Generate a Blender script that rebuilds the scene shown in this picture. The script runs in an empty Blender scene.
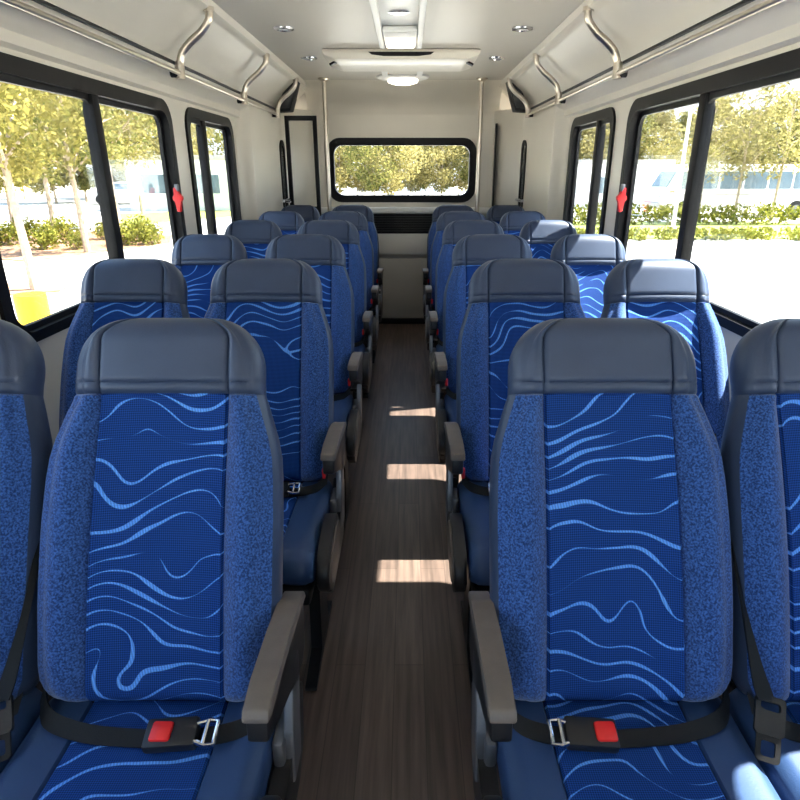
import bpy, bmesh, math, random
from mathutils import Vector, Matrix
R = random.Random(7)
PI = math.pi
scene = bpy.context.scene
C = scene.collection
H = 1.34                       # eye height above the bus floor
CX = 0.039
TH = math.atan(230/600)        # camera pitch
cT, sT = math.cos(TH), math.sin(TH)
GZ = -0.85                     # ground outside

# ------------------------------------------------------------------ helpers
def lin(c):
    return tuple((v/255/12.92) if v/255 <= .04045 else ((v/255+.055)/1.055)**2.4 for v in c) + (1.0,)

def mat(name, rgb, rough=.5, metal=0.0, spec=.5, noise=None, bump=None, sheen=0.0, coat=0.0):
    """rgb in sRGB 0-255. noise=(scale, amount) colour mottling; bump=(scale,strength)."""
    m = bpy.data.materials.new(name); m.use_nodes = True
    nt = m.node_tree; b = nt.nodes['Principled BSDF']
    b.inputs['Base Color'].default_value = lin(rgb)
    b.inputs['Roughness'].default_value = rough
    b.inputs['Metallic'].default_value = metal
    b.inputs['Specular IOR Level'].default_value = spec
    if sheen: b.inputs['Sheen Weight'].default_value = sheen
    if coat: b.inputs['Coat Weight'].default_value = coat
    tc = None
    if noise or bump:
        tc = nt.nodes.new('ShaderNodeTexCoord')
    if noise:
        n = nt.nodes.new('ShaderNodeTexNoise'); n.inputs['Scale'].default_value = noise[0]; n.inputs['Detail'].default_value = 3
        nt.links.new(tc.outputs['Object'], n.inputs['Vector'])
        r = nt.nodes.new('ShaderNodeValToRGB')
        c = lin(rgb); a = noise[1]
        r.color_ramp.elements[0].position = .3; r.color_ramp.elements[1].position = .7
        r.color_ramp.elements[0].color = tuple(v*(1-a) for v in c[:3])+(1,)
        r.color_ramp.elements[1].color = tuple(min(1, v*(1+a)) for v in c[:3])+(1,)
        nt.links.new(n.outputs['Fac'], r.inputs['Fac']); nt.links.new(r.outputs['Color'], b.inputs['Base Color'])
    if bump:
        n = nt.nodes.new('ShaderNodeTexNoise'); n.inputs['Scale'].default_value = bump[0]; n.inputs['Detail'].default_value = 2
        nt.links.new(tc.outputs['Object'], n.inputs['Vector'])
        bp = nt.nodes.new('ShaderNodeBump'); bp.inputs['Strength'].default_value = bump[1]; bp.inputs['Distance'].default_value = .002
        nt.links.new(n.outputs['Fac'], bp.inputs['Height']); nt.links.new(bp.outputs['Normal'], b.inputs['Normal'])
    return m

def math_node(nt, op, a, b=None, c=None):
    n = nt.nodes.new('ShaderNodeMath'); n.operation = op
    for i, v in enumerate((a, b, c)):
        if v is None: continue
        if isinstance(v, (int, float)): n.inputs[i].default_value = v
        else: nt.links.new(v, n.inputs[i])
    return n.outputs[0]

def wave_fabric(name, vaxis):
    """navy woven cloth with light-blue wandering contour lines"""
    m = bpy.data.materials.new(name); m.use_nodes = True
    nt = m.node_tree; L = nt.links; b = nt.nodes['Principled BSDF']
    b.inputs['Roughness'].default_value = .85; b.inputs['Specular IOR Level'].default_value = .2
    tc = nt.nodes.new('ShaderNodeTexCoord'); sp = nt.nodes.new('ShaderNodeSeparateXYZ')
    L.new(tc.outputs['Object'], sp.inputs[0])
    oi = nt.nodes.new('ShaderNodeObjectInfo')
    x = sp.outputs['X']; v = sp.outputs[vaxis]
    off = math_node(nt, 'MULTIPLY', oi.outputs['Random'], 37.0)
    def field(dx, dv):
        cb = nt.nodes.new('ShaderNodeCombineXYZ')
        xx = math_node(nt, 'ADD', x, dx); vv = math_node(nt, 'ADD', v, dv)
        L.new(math_node(nt, 'MULTIPLY', xx, 6.4), cb.inputs[0]); L.new(math_node(nt, 'MULTIPLY', vv, 6.2), cb.inputs[1]); L.new(off, cb.inputs[2])
        n1 = nt.nodes.new('ShaderNodeTexNoise'); n1.inputs['Scale'].default_value = 1; n1.inputs['Detail'].default_value = .5; n1.inputs['Roughness'].default_value = .4
        L.new(cb.outputs[0], n1.inputs['Vector'])
        f = math_node(nt, 'ADD', math_node(nt, 'MULTIPLY', vv, 29.0), math_node(nt, 'MULTIPLY', n1.outputs['Fac'], 7.0))
        return math_node(nt, 'ADD', f, off)
    F = field(0, 0); gx_ = math_node(nt, 'SUBTRACT', field(.002, 0), F); gv_ = math_node(nt, 'SUBTRACT', field(0, .002), F)
    gr = math_node(nt, 'SQRT', math_node(nt, 'ADD', math_node(nt, 'MULTIPLY', gx_, gx_), math_node(nt, 'MULTIPLY', gv_, gv_)))
    gr = math_node(nt, 'MAXIMUM', math_node(nt, 'MULTIPLY', gr, 500.0), 2.5)      # field units per metre
    d = math_node(nt, 'DIVIDE', math_node(nt, 'ABSOLUTE', math_node(nt, 'SUBTRACT', math_node(nt, 'FRACT', F), .5)), gr)
    # line weight wanders from thin to bold and fades out in places
    cb2 = nt.nodes.new('ShaderNodeCombineXYZ')
    L.new(math_node(nt, 'MULTIPLY', x, 9.0), cb2.inputs[0]); L.new(math_node(nt, 'MULTIPLY', v, 17.0), cb2.inputs[1]); L.new(math_node(nt, 'ADD', off, 9.3), cb2.inputs[2])
    n2 = nt.nodes.new('ShaderNodeTexNoise'); n2.inputs['Scale'].default_value = 1; n2.inputs['Detail'].default_value = 1
    L.new(cb2.outputs[0], n2.inputs['Vector'])
    w = math_node(nt, 'MULTIPLY', math_node(nt, 'MAXIMUM', math_node(nt, 'SUBTRACT', n2.outputs['Fac'], .27), 0.0), .0098)
    line = math_node(nt, 'MINIMUM', 1.0, math_node(nt, 'MAXIMUM', math_node(nt, 'MULTIPLY', math_node(nt, 'SUBTRACT', w, d), 1100.0), 0.0))
    # stitches across each line, and the diagonal weave of the ground cloth
    st = math_node(nt, 'SINE', math_node(nt, 'MULTIPLY', math_node(nt, 'ADD', x, math_node(nt, 'MULTIPLY', v, .25)), 1250.0))
    st = math_node(nt, 'ADD', math_node(nt, 'MULTIPLY', st, .22), .78)
    line = math_node(nt, 'MULTIPLY', line, st)
    wa = math_node(nt, 'SINE', math_node(nt, 'MULTIPLY', math_node(nt, 'ADD', x, v), 880.0))
    wb = math_node(nt, 'SINE', math_node(nt, 'MULTIPLY', math_node(nt, 'SUBTRACT', x, v), 880.0))
    wv = math_node(nt, 'ADD', math_node(nt, 'MULTIPLY', math_node(nt, 'MULTIPLY', wa, wb), .5), .5)
    mx = nt.nodes.new('ShaderNodeMix'); mx.data_type = 'RGBA'
    mx.inputs['A'].default_value = lin((3, 20, 60)); mx.inputs['B'].default_value = lin((24, 74, 154))
    L.new(wv, mx.inputs['Factor'])
    m2 = nt.nodes.new('ShaderNodeMix'); m2.data_type = 'RGBA'
    m2.inputs['B'].default_value = lin((98, 158, 238))
    L.new(mx.outputs['Result'], m2.inputs['A']); L.new(math_node(nt, 'MINIMUM', line, 1.0), m2.inputs['Factor'])
    L.new(m2.outputs['Result'], b.inputs['Base Color'])
    bp = nt.nodes.new('ShaderNodeBump'); bp.inputs['Strength'].default_value = .35; bp.inputs['Distance'].default_value = .0015
    L.new(math_node(nt, 'ADD', wv, math_node(nt, 'MULTIPLY', line, 1.2)), bp.inputs['Height']); L.new(bp.outputs['Normal'], b.inputs['Normal'])
    return m

def speckle_fabric(name, c0, c1, scale):
    m = bpy.data.materials.new(name); m.use_nodes = True
    nt = m.node_tree; L = nt.links; b = nt.nodes['Principled BSDF']
    b.inputs['Roughness'].default_value = .9; b.inputs['Specular IOR Level'].default_value = .15
    b.inputs['Sheen Weight'].default_value = .25
    tc = nt.nodes.new('ShaderNodeTexCoord')
    n = nt.nodes.new('ShaderNodeTexNoise'); n.inputs['Scale'].default_value = scale; n.inputs['Detail'].default_value = 2
    L.new(tc.outputs['Object'], n.inputs['Vector'])
    r = nt.nodes.new('ShaderNodeValToRGB')
    r.color_ramp.elements[0].position = .38; r.color_ramp.elements[1].position = .66
    r.color_ramp.elements[0].color = lin(c0); r.color_ramp.elements[1].color = lin(c1)
    L.new(n.outputs['Fac'], r.inputs['Fac']); L.new(r.outputs['Color'], b.inputs['Base Color'])
    bp = nt.nodes.new('ShaderNodeBump'); bp.inputs['Strength'].default_value = .4; bp.inputs['Distance'].default_value = .001
    L.new(n.outputs['Fac'], bp.inputs['Height']); L.new(bp.outputs['Normal'], b.inputs['Normal'])
    return m

def plank_floor(name):
    m = bpy.data.materials.new(name); m.use_nodes = True
    nt = m.node_tree; L = nt.links; b = nt.nodes['Principled BSDF']
    b.inputs['Roughness'].default_value = .42; b.inputs['Specular IOR Level'].default_value = .45
    tc = nt.nodes.new('ShaderNodeTexCoord')
    mp = nt.nodes.new('ShaderNodeMapping'); mp.inputs['Rotation'].default_value = (0, 0, PI/2); L.new(tc.outputs['Object'], mp.inputs['Vector'])
    br = nt.nodes.new('ShaderNodeTexBrick')
    br.inputs['Color1'].default_value = lin((98, 83, 75)); br.inputs['Color2'].default_value = lin((86, 72, 65)); br.inputs['Mortar'].default_value = lin((66, 55, 50))
    br.inputs['Scale'].default_value = 1; br.inputs['Brick Width'].default_value = .9; br.inputs['Row Height'].default_value = .085
    br.inputs['Mortar Size'].default_value = .0012
    L.new(mp.outputs[0], br.inputs['Vector'])
    m2 = nt.nodes.new('ShaderNodeMapping'); m2.inputs['Scale'].default_value = (60, 3.0, 1); L.new(tc.outputs['Object'], m2.inputs['Vector'])
    n = nt.nodes.new('ShaderNodeTexNoise'); n.inputs['Scale'].default_value = 1; n.inputs['Detail'].default_value = 4; L.new(m2.outputs[0], n.inputs['Vector'])
    r = nt.nodes.new('ShaderNodeValToRGB'); r.color_ramp.elements[0].position = .3; r.color_ramp.elements[1].position = .75
    r.color_ramp.elements[0].color = (.5, .5, .5, 1); r.color_ramp.elements[1].color = (1.25, 1.22, 1.2, 1)
    L.new(n.outputs['Fac'], r.inputs['Fac'])
    mx = nt.nodes.new('ShaderNodeMix'); mx.data_type = 'RGBA'; mx.blend_type = 'MULTIPLY'; mx.inputs['Factor'].default_value = 1
    L.new(br.outputs['Color'], mx.inputs['A']); L.new(r.outputs['Color'], mx.inputs['B']); L.new(mx.outputs['Result'], b.inputs['Base Color'])
    bp = nt.nodes.new('ShaderNodeBump'); bp.inputs['Strength'].default_value = .15; bp.inputs['Distance'].default_value = .001
    L.new(n.outputs['Fac'], bp.inputs['Height']); L.new(bp.outputs['Normal'], b.inputs['Normal'])
    return m

def glass(name, tint=(.94, .96, .95), gloss=.06):
    m = bpy.data.materials.new(name); m.use_nodes = True
    nt = m.node_tree; nt.nodes.clear()
    out = nt.nodes.new('ShaderNodeOutputMaterial'); t = nt.nodes.new('ShaderNodeBsdfTransparent'); g = nt.nodes.new('ShaderNodeBsdfGlossy')
    t.inputs[0].default_value = tint+(1,); g.inputs['Roughness'].default_value = .02
    mx = nt.nodes.new('ShaderNodeMixShader'); fr = nt.nodes.new('ShaderNodeLayerWeight'); fr.inputs['Blend'].default_value = .12
    ml = math_node(nt, 'MULTIPLY', fr.outputs['Fresnel'], gloss*6)
    nt.links.new(ml, mx.inputs[0]); nt.links.new(t.outputs[0], mx.inputs[1]); nt.links.new(g.outputs[0], mx.inputs[2]); nt.links.new(mx.outputs[0], out.inputs[0])
    return m

def emis(name, rgb, s):
    m = bpy.data.materials.new(name); m.use_nodes = True
    b = m.node_tree.nodes['Principled BSDF']; b.inputs['Base Color'].default_value = lin(rgb)
    b.inputs['Emission Color'].default_value = lin(rgb); b.inputs['Emission Strength'].default_value = s
    return m

def leaf_mat(name, c0, c1):
    m = bpy.data.materials.new(name); m.use_nodes = True
    nt = m.node_tree; L = nt.links; nt.nodes.clear()
    out = nt.nodes.new('ShaderNodeOutputMaterial'); d = nt.nodes.new('ShaderNodeBsdfDiffuse'); t = nt.nodes.new('ShaderNodeBsdfTranslucent')
    g = nt.nodes.new('ShaderNodeNewGeometry'); r = nt.nodes.new('ShaderNodeValToRGB')
    r.color_ramp.elements[0].color = lin(c0); r.color_ramp.elements[1].color = lin(c1)
    L.new(g.outputs['Random Per Island'], r.inputs['Fac'])
    L.new(r.outputs['Color'], d.inputs[0]); L.new(r.outputs['Color'], t.inputs[0])
    mx = nt.nodes.new('ShaderNodeMixShader'); mx.inputs[0].default_value = .4
    L.new(d.outputs[0], mx.inputs[1]); L.new(t.outputs[0], mx.inputs[2]); L.new(mx.outputs[0], out.inputs[0])
    return m

def empty(name, loc=(0, 0, 0), rz=0.0):
    o = bpy.data.objects.new(name, None); o.empty_display_size = .1
    o.location = loc; o.rotation_euler = (0, 0, rz); C.objects.link(o); return o

def tag(o, label=None, cat=None, group=None, kind=None):
    if label: o['label'] = label
    if cat: o['category'] = cat
    if group: o['group'] = group
    if kind: o['kind'] = kind
    return o

def thing(name, label, cat, loc=(0, 0, 0), rz=0.0, group=None):
    return tag(empty(name, loc, rz), label, cat, group)

def obj(name, bm, m, parent=None, smooth=True, angle=None):
    if isinstance(bm, bpy.types.Mesh): me = bm
    else:
        me = bpy.data.meshes.new(name); bmesh.ops.recalc_face_normals(bm, faces=bm.faces); bm.to_mesh(me); bm.free()
    me.name = name
    if m: me.materials.clear(); me.materials.append(m)
    if smooth:
        me.polygons.foreach_set('use_smooth', [True]*len(me.polygons))
        me.set_sharp_from_angle(angle=angle if angle else math.radians(35))
    o = bpy.data.objects.new(name, me); C.objects.link(o)
    if parent: o.parent = parent
    return o

def children(o): return [x for x in o.children]
def copy_tree(o, parent=None):
    c = o.copy(); C.objects.link(c); c.parent = parent
    for ch in children(o): copy_tree(ch, c)
    return c

def box(bm, lo, hi, bev=0.0, M=None, seg=2):
    r = bmesh.ops.create_cube(bm, size=1)
    vs = r['verts']
    for v in vs:
        v.co = Vector([lo[i]+(v.co[i]+.5)*(hi[i]-lo[i]) for i in range(3)])
    if bev > 0:
        es = list({e for v in vs for e in v.link_edges})
        r2 = bmesh.ops.bevel(bm, geom=es, offset=bev, segments=seg, affect='EDGES', profile=.5)
        vs = list({v for f in r2['faces'] for v in f.verts} | {v for v in vs if v.is_valid})
    if M is not None:
        for v in vs: v.co = M @ v.co
    return vs
def bx(lo, hi, bev=0.0, M=None):
    bm = bmesh.new(); box(bm, lo, hi, bev, M); return bm

def tube(bm, pts, rad, seg=10, cap=True):
    pts = [Vector(p) for p in pts]
    if not isinstance(rad, (list, tuple)): rad = [rad]*len(pts)
    rings = []; up = None
    for i, p in enumerate(pts):
        t = (pts[min(i+1, len(pts)-1)]-pts[max(i-1, 0)]).normalized()
        if up is None:
            up = Vector((0, 0, 1)) if abs(t.z) < .9 else Vector((1, 0, 0))
        a = (up - t*up.dot(t)).normalized(); up = a; b = t.cross(a)
        rings.append([bm.verts.new(p+rad[i]*(a*math.cos(2*PI*k/seg)+b*math.sin(2*PI*k/seg))) for k in range(seg)])
    for i in range(len(rings)-1):
        for k in range(seg):
            bm.faces.new((rings[i][k], rings[i][(k+1) % seg], rings[i+1][(k+1) % seg], rings[i+1][k]))
    if cap: bm.faces.new(rings[0][::-1]); bm.faces.new(rings[-1])
    return bm
def tb(pts, rad, seg=12): return tube(bmesh.new(), pts, rad, seg)

def smooth_path(pts, n=6):
    """Catmull-Rom through pts"""
    P = [Vector(p) for p in pts]; P = [2*P[0]-P[1]]+P+[2*P[-1]-P[-2]]; out = []
    for i in range(1, len(P)-2):
        for k in range(n):
            t = k/n
            out.append(.5*((2*P[i])+(P[i+1]-P[i-1])*t+(2*P[i-1]-5*P[i]+4*P[i+1]-P[i+2])*t*t+(3*P[i]-P[i-1]-3*P[i+1]+P[i+2])*t**3))
    out.append(P[-2]); return out

def lathe(prof, seg=24, M=None):
    """prof: (r,z)"""
    bm = bmesh.new(); rings = []
    for r, z in prof:
        rings.append([bm.verts.new((max(r, 1e-5)*math.cos(2*PI*k/seg), max(r, 1e-5)*math.sin(2*PI*k/seg), z)) for k in range(seg)])
    for i in range(len(rings)-1):
        for k in range(seg): bm.faces.new((rings[i][k], rings[i][(k+1) % seg], rings[i+1][(k+1) % seg], rings[i+1][k]))
    bm.faces.new(rings[0][::-1]); bm.faces.new(rings[-1])
    if M is not None: bm.transform(M)
    return bm

def prism(poly, a0, a1, axis='x', bev=0.0):
    """poly points in the two remaining axes, extruded along axis"""
    bm = bmesh.new()
    def P(u, v, a): return {'x': (a, u, v), 'y': (u, a, v), 'z': (u, v, a)}[axis]
    A = [bm.verts.new(P(u, v, a0)) for u, v in poly]; B = [bm.verts.new(P(u, v, a1)) for u, v in poly]
    n = len(poly)
    bm.faces.new(A[::-1]); bm.faces.new(B)
    for i in range(n): bm.faces.new((A[i], A[(i+1) % n], B[(i+1) % n], B[i]))
    if bev: bmesh.ops.bevel(bm, geom=list(bm.edges), offset=bev, segments=2, affect='EDGES', profile=.5)
    return bm

def rrect(u0, u1, v0, v1, r, n=6):
    pts = []
    for cu, cv, a in ((u1-r, v1-r, 0), (u0+r, v1-r, PI/2), (u0+r, v0+r, PI), (u1-r, v0+r, 3*PI/2)):
        for k in range(n+1):
            t = a+PI/2*k/n; pts.append((cu+r*math.cos(t), cv+r*math.sin(t)))
    return pts

def plate(outer, holes, a0, a1, plane):
    """flat plate with holes; plane 'yz' (thickness along x), 'xz' (along y) or 'xy' (along z)"""
    cu = bpy.data.curves.new('tmp', 'CURVE'); cu.dimensions = '2D'; cu.fill_mode = 'BOTH'; cu.extrude = abs(a1-a0)/2
    for pts in [outer]+holes:
        s = cu.splines.new('POLY'); s.points.add(len(pts)-1)
        for p, q in zip(s.points, pts): p.co = (q[0], q[1], 0, 1)
        s.use_cyclic_u = True
    o = bpy.data.objects.new('tmp', cu); C.objects.link(o)
    dg = bpy.context.evaluated_depsgraph_get(); me = bpy.data.meshes.new_from_object(o.evaluated_get(dg))
    bpy.data.objects.remove(o); bpy.data.curves.remove(cu)
    mid = (a0+a1)/2; bm = bmesh.new(); bm.from_mesh(me); bpy.data.meshes.remove(me)
    bmesh.ops.remove_doubles(bm, verts=bm.verts, dist=1e-5)
    for v in bm.verts:
        u, w, t = v.co
        v.co = {'yz': (mid+t, u, w), 'xz': (u, mid+t, w), 'xy': (u, w, mid+t)}[plane]
    return bm

def ribbon(pts, wv, th):
    """strap along pts; wv list of half-width vectors, th thickness"""
    bm = bmesh.new(); rows = []
    P = [Vector(p) for p in pts]
    for i, p in enumerate(P):
        t = (P[min(i+1, len(P)-1)]-P[max(i-1, 0)]).normalized(); w = Vector(wv[i]); n = t.cross(w).normalized()*th/2
        rows.append([bm.verts.new(q) for q in (p-w-n, p+w-n, p+w+n, p-w+n)])
    for i in range(len(rows)-1):
        for k in range(4): bm.faces.new((rows[i][k], rows[i][(k+1) % 4], rows[i+1][(k+1) % 4], rows[i+1][k]))
    bm.faces.new(rows[0][::-1]); bm.faces.new(rows[-1]); return bm

def at(px, py, D):
    return Vector((CX+(px-408)/600*D, D*(cT+(400-py)/600*sT), H+D*(-sT+(400-py)/600*cT)))
def gat(px, py):
    k = -sT+(400-py)/600*cT; return at(px, py, (GZ-H)/k)

# ------------------------------------------------------------------ materials
M = {}
M['shell'] = mat('white_shell', (210, 203, 190), .34, noise=(3, .03), bump=(90, .05))
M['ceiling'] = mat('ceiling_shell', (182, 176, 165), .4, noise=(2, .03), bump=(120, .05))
M['panel_grey'] = mat('panel_grey', (172, 169, 163), .45, noise=(4, .04))
M['panel_light'] = mat('panel_light', (218, 217, 214), .4, noise=(4, .03))
M['floor'] = plank_floor('vinyl_planks')
M['black'] = mat('black_rubber', (14, 13, 14), .5, spec=.2, noise=(30, .2))
M['blackm'] = mat('black_metal', (17, 17, 19), .5, spec=.25, noise=(20, .2), bump=(200, .1))
M['glass'] = glass('window_glass')
M['door_glass'] = glass('door_glass', (.95, .96, .96), .14)
M['steel'] = mat('brushed_steel', (196, 186, 172), .28, 1.0, noise=(25, .06))
M['chrome'] = mat('chrome', (200, 200, 205), .15, 1.0, noise=(20, .05))
M['greym'] = mat('grey_metal', (120, 120, 124), .42, .6, noise=(20, .1))
M['leather'] = mat('slate_leather', (51, 64, 88), .42, spec=.45, noise=(14, .07), bump=(420, .18))
M['leather_b'] = mat('navy_leather', (42, 66, 104), .45, spec=.4, noise=(14, .07), bump=(420, .15))
M['bolster'] = speckle_fabric('speckled_blue_cloth', (24, 49, 96), (59, 98, 163), 300)
M['wave'] = wave_fabric('wave_cloth_upright', 'Z')
M['wave_flat'] = wave_fabric('wave_cloth_flat', 'Y')
M['arm_pad'] = mat('taupe_plastic', (97, 87, 80), .5, noise=(40, .08), bump=(500, .15))
M['arm_body'] = mat('dark_plastic', (24, 23, 25), .45, noise=(40, .15), bump=(300, .1))
M['webbing'] = mat('black_webbing', (11, 11, 12), .6, spec=.3, noise=(300, .3), bump=(900, .25))
M['red'] = mat('red_plastic', (215, 28, 30), .4, noise=(30, .06))
M['lens'] = emis('lamp_lens', (255, 244, 225), 1.6)
M['grille'] = mat('grille_black', (22, 22, 23), .5, noise=(50, .3))

# ------------------------------------------------------------------ the bus shell
WX = 1.08; YF, YR = -1.6, 5.55; CZ = 1.99
def struct(name, bm, m, parent=None, **k):
    o = obj(name, bm, m, parent, **k)
    if parent is None: o['kind'] = 'structure'
    return o
struct('floor', bx((-WX-.05, YF, -.05), (WX+.05, YR+.05, 0)), M['floor'])
struct('ceiling', bx((-.80, YF, CZ), (.80, YR+.05, CZ+.04)), M['ceiling'])

WZ0, WZ1 = .86, 1.64           # outer rim of the side windows
wins = {-1: [(1.62, 3.10, 2.38), (3.30, 4.16, 3.60)], 1: [(1.30, 3.10, 2.35), (3.30, 4.16, 3.60)]}
FRONT = {-1: (-1.15, 1.42, .86, 1.64), 1: (-1.0, .86, .86, 1.33)}  # unseen front windows; right one cut low and short to shape sun on cushion
wn = 0
for s, side in ((-1, 'left'), (1, 'right')):
    f = FRONT[s]
    holes = [rrect(a+.012, b-.012, WZ0+.012, WZ1-.012, .085) for a, b, _ in wins[s]]+[rrect(f[0]+.012, f[1]-.012, f[2]+.012, f[3]-.012, .085)]
    struct('wall_'+side, plate([(YF, 0), (4.30, 0), (4.30, 1.72), (YF, 1.72)], holes, s*WX, s*(WX+.05), 'yz'), M['shell'])
    for a, b, mu in wins[s]+[(f[0], f[1], None)]:
        z0, z1 = (WZ0, WZ1) if mu else (f[2], f[3])
        wn += 1
        w = empty('window_%d' % wn); w['kind'] = 'structure'
        # outer rim standing a little proud of the wall
        obj('window_frame', plate(rrect(a, b, z0, z1, .1), [rrect(a+.045, b-.045, z0+.032, z1-.05, .075)], s*(WX-.012), s*(WX+.045), 'yz'), M['black'], w)
        i0, i1, j0, j1 = a+.04, b-.04, z0+.026, z1-.045
        parts = [(i0, mu+.02, .018), (mu-.02, i1, .034)] if mu else [(i0, i1, .02)]
        for (p, q, dx) in parts:
            obj('sash', plate(rrect(p, q, j0, j1, .07), [rrect(p+.03, q-.03, j0+.024, j1-.025, .05)], s*(WX+dx-.012), s*(WX+dx+.004), 'yz'), M['blackm'], w)
            obj('pane', plate(rrect(p+.025, q-.025, j0+.02, j1-.02, .05), [], s*(WX+dx-.006), s*(WX+dx-.003), 'yz'), M['glass'], w)
        if mu:
            obj('mullion', bx((min(s*(WX-.006), s*(WX+.03)), mu-.026, z0+.03), (max(s*(WX-.006), s*(WX+.03)), mu+.026, z1-.03), .004), M['black'], w)
        if mu and b < 3.2:
            # red emergency release lever on the rear jamb
            pf = [(-.008, -.055), (.008, -.057), (.012, -.01), (.024, .0), (.024, .014), (.012, .018), (.010, .03), (-.006, .055), (-.014, .05), (-.010, .02), (-.022, .012), (-.022, -.002), (-.010, -.008)]
            h = obj('release_lever', prism([(-s*u, q) for u, q in pf], -.012, .012, 'y', .003), M['red'], w)
            h.location = (s*(WX-.030), b-.105, 1.21); h['label'] = 'red emergency release lever'
            hp = obj('lever_pivot', bx((-.008, -.011, .035), (.008, .011, .068), .003), M['greym'], h)

# rounded pillar between the windows and rear body panels (stepped inwards)
REARP = [(1.078, 4.23), (1.078, 4.30), (1.055, 4.36), (1.015, 4.40), (1.0, 4.46), (.955, 5.20), (.95, 5.24), (.78, 5.50), (.76, 5.56)]
for s, side in ((-1, 'left'), (1, 'right')):
    outer = REARP; inner = [(x+.05, y+.02) for x, y in REARP]
    poly = [(s*x, y) for x, y in outer]+[(s*x, y) for x, y in inner[::-1]]
    bm = bmesh.new(); n = len(outer)
    def P(i, z, lst): return bm.verts.new((s*lst[i][0], lst[i][1], z))
    lo = [P(i, 0, outer) for i in range(n)]; hi = [P(i, 1.80, outer) for i in range(n)]
    lo2 = [P(i, 0, inner) for i in range(n)]; hi2 = [P(i, 1.80, inner) for i in range(n)]
    for i in range(n-1):
        bm.faces.new((lo[i], lo[i+1], hi[i+1], hi[i])); bm.faces.new((lo2[i], lo2[i+1], hi2[i+1], hi2[i]))
        bm.faces.new((hi[i], hi[i+1], hi2[i+1], hi2[i])); bm.faces.new((lo[i], lo[i+1], lo2[i+1], lo2[i]))
    bm.faces.new((lo[0], hi[0], hi2[0], lo2[0])); bm.faces.new((lo[-1], hi[-1], hi2[-1], lo2[-1]))
    struct('trim_%d' % (1 if s < 0 else 2), bm, M['shell'], angle=math.radians(28))

# cove: swept moulding between wall and ceiling
COVE = [(1.085, 1.655), (1.062, 1.668), (1.062, 1.700), (1.052, 1.712), (1.035, 1.722), (1.015, 1.738), (1.005, 1.752), (.998, 1.775), (.985, 1.797), (.955, 1.822), (.90, 1.868), (.845, 1.914), (.815, 1.940), (.80, 1.950), (.785, 1.952), (.772, 1.960), (.765, 1.992)]
for s in (-1, 1):
    bm = bmesh.new(); rows = []
    prof = COVE+[(.80, 2.03), (1.13, 2.03), (1.13, 1.655)]
    A = [bm.verts.new((s*x, YF, z)) for x, z in prof]; B = [bm.verts.new((s*x, YR, z)) for x, z in prof]
    n = len(prof)
    for i in range(n): bm.faces.new((A[i], A[(i+1) % n], B[(i+1) % n], B[i]))
    bm.faces.new(A); bm.faces.new(B[::-1])
    struct('trim_%d' % (3 if s < 0 else 4), bm, M['shell'], angle=math.radians(32))
for s, side in ((-1, 'left'), (1, 'right')):   # raised lining panels on the wall below the windows
    struct('baseboard_'+side, bx((min(s*(WX-.012), s*(WX)), YF+.01, .0), (max(s*(WX-.012), s*WX), 4.2, .10), .003), M['blackm'])

# rear wall with its window
RW = (-.655, .625, 1.075, 1.595)      # outer rim x0,x1,z0,z1
struct('wall_rear', plate([(-1.0, 0), (1.0, 0), (1.0, 2.03), (-1.0, 2.03)], [rrect(RW[0]+.015, RW[1]-.015, RW[2]+.015, RW[3]-.015, .10)], YR, YR+.05, 'xz'), M['shell'])
wn += 1
w = empty('window_%d' % wn); w['kind'] = 'structure'
obj('window_frame', plate(rrect(*RW, .115), [rrect(RW[0]+.06, RW[1]-.06, RW[2]+.06, RW[3]-.06, .075)], YR-.02, YR+.04, 'xz'), M['black'], w)
obj('pane', plate(rrect(RW[0]+.05, RW[1]-.05, RW[2]+.05, RW[3]-.05, .08), [], YR+.012, YR+.016, 'xz'), M['glass'], w)
# rounded corner between ceiling and rear wall
pr = [(YR+.001, CZ+.01), (YR+.001, 1.77)]+[(YR-.34+.338*math.cos(a*PI/24), 1.78+.209*math.sin(a*PI/24)) for a in range(0, 13)]
struct('trim_5', prism(pr, -.80, .80, 'x'), M['shell'])
# rear ledge, grille bay and lower panels
struct('trim_6', bx((-.76, YR-.10, .985), (.76, YR-.002, 1.035), .012), M['panel_light'])
struct('trim_7', bx((-.76, YR-.075, .635), (.76, YR-.004, .815), .008), M['panel_light'])
struct('trim_8', bx((-.76, YR-.06, .05), (.76, YR-.006, .60), .006), M['panel_grey'])
struct('trim_9', bx((.768, 5.44, .95), (.778, 5.50, 1.70), .002), M['blackm'])
struct('baseboard_rear', bx((-.76, YR-.07, 0), (.76, YR-.008, .048), .003), M['blackm'])
g = thing('air_grille', 'long black louvred air grille low on the rear wall between the seats', 'vent', (0, YR-.012, .815))
obj('grille_frame', plate([(-.55, .0), (.55, .0), (.55, .168), (-.55, .168)], [rrect(-.53, .53, .018, .15, .01)], -.06, -.001, 'xz'), M['blackm'], g)
bm = bmesh.new()
for k in range(9): box(bm, (-.535, -.05, .022+k*.0145), (.535, -.012, .027+k*.0145), 0)
for k in range(54): box(bm, (-.53+k*.02, -.054, .016), (-.526+k*.02, -.048, .152), 0)
obj('louvres', bm, M['grille'], g)
obj('backing', bx((-.535, -.008, .015), (.535, -.001, .155)), M['black'], g)

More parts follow.
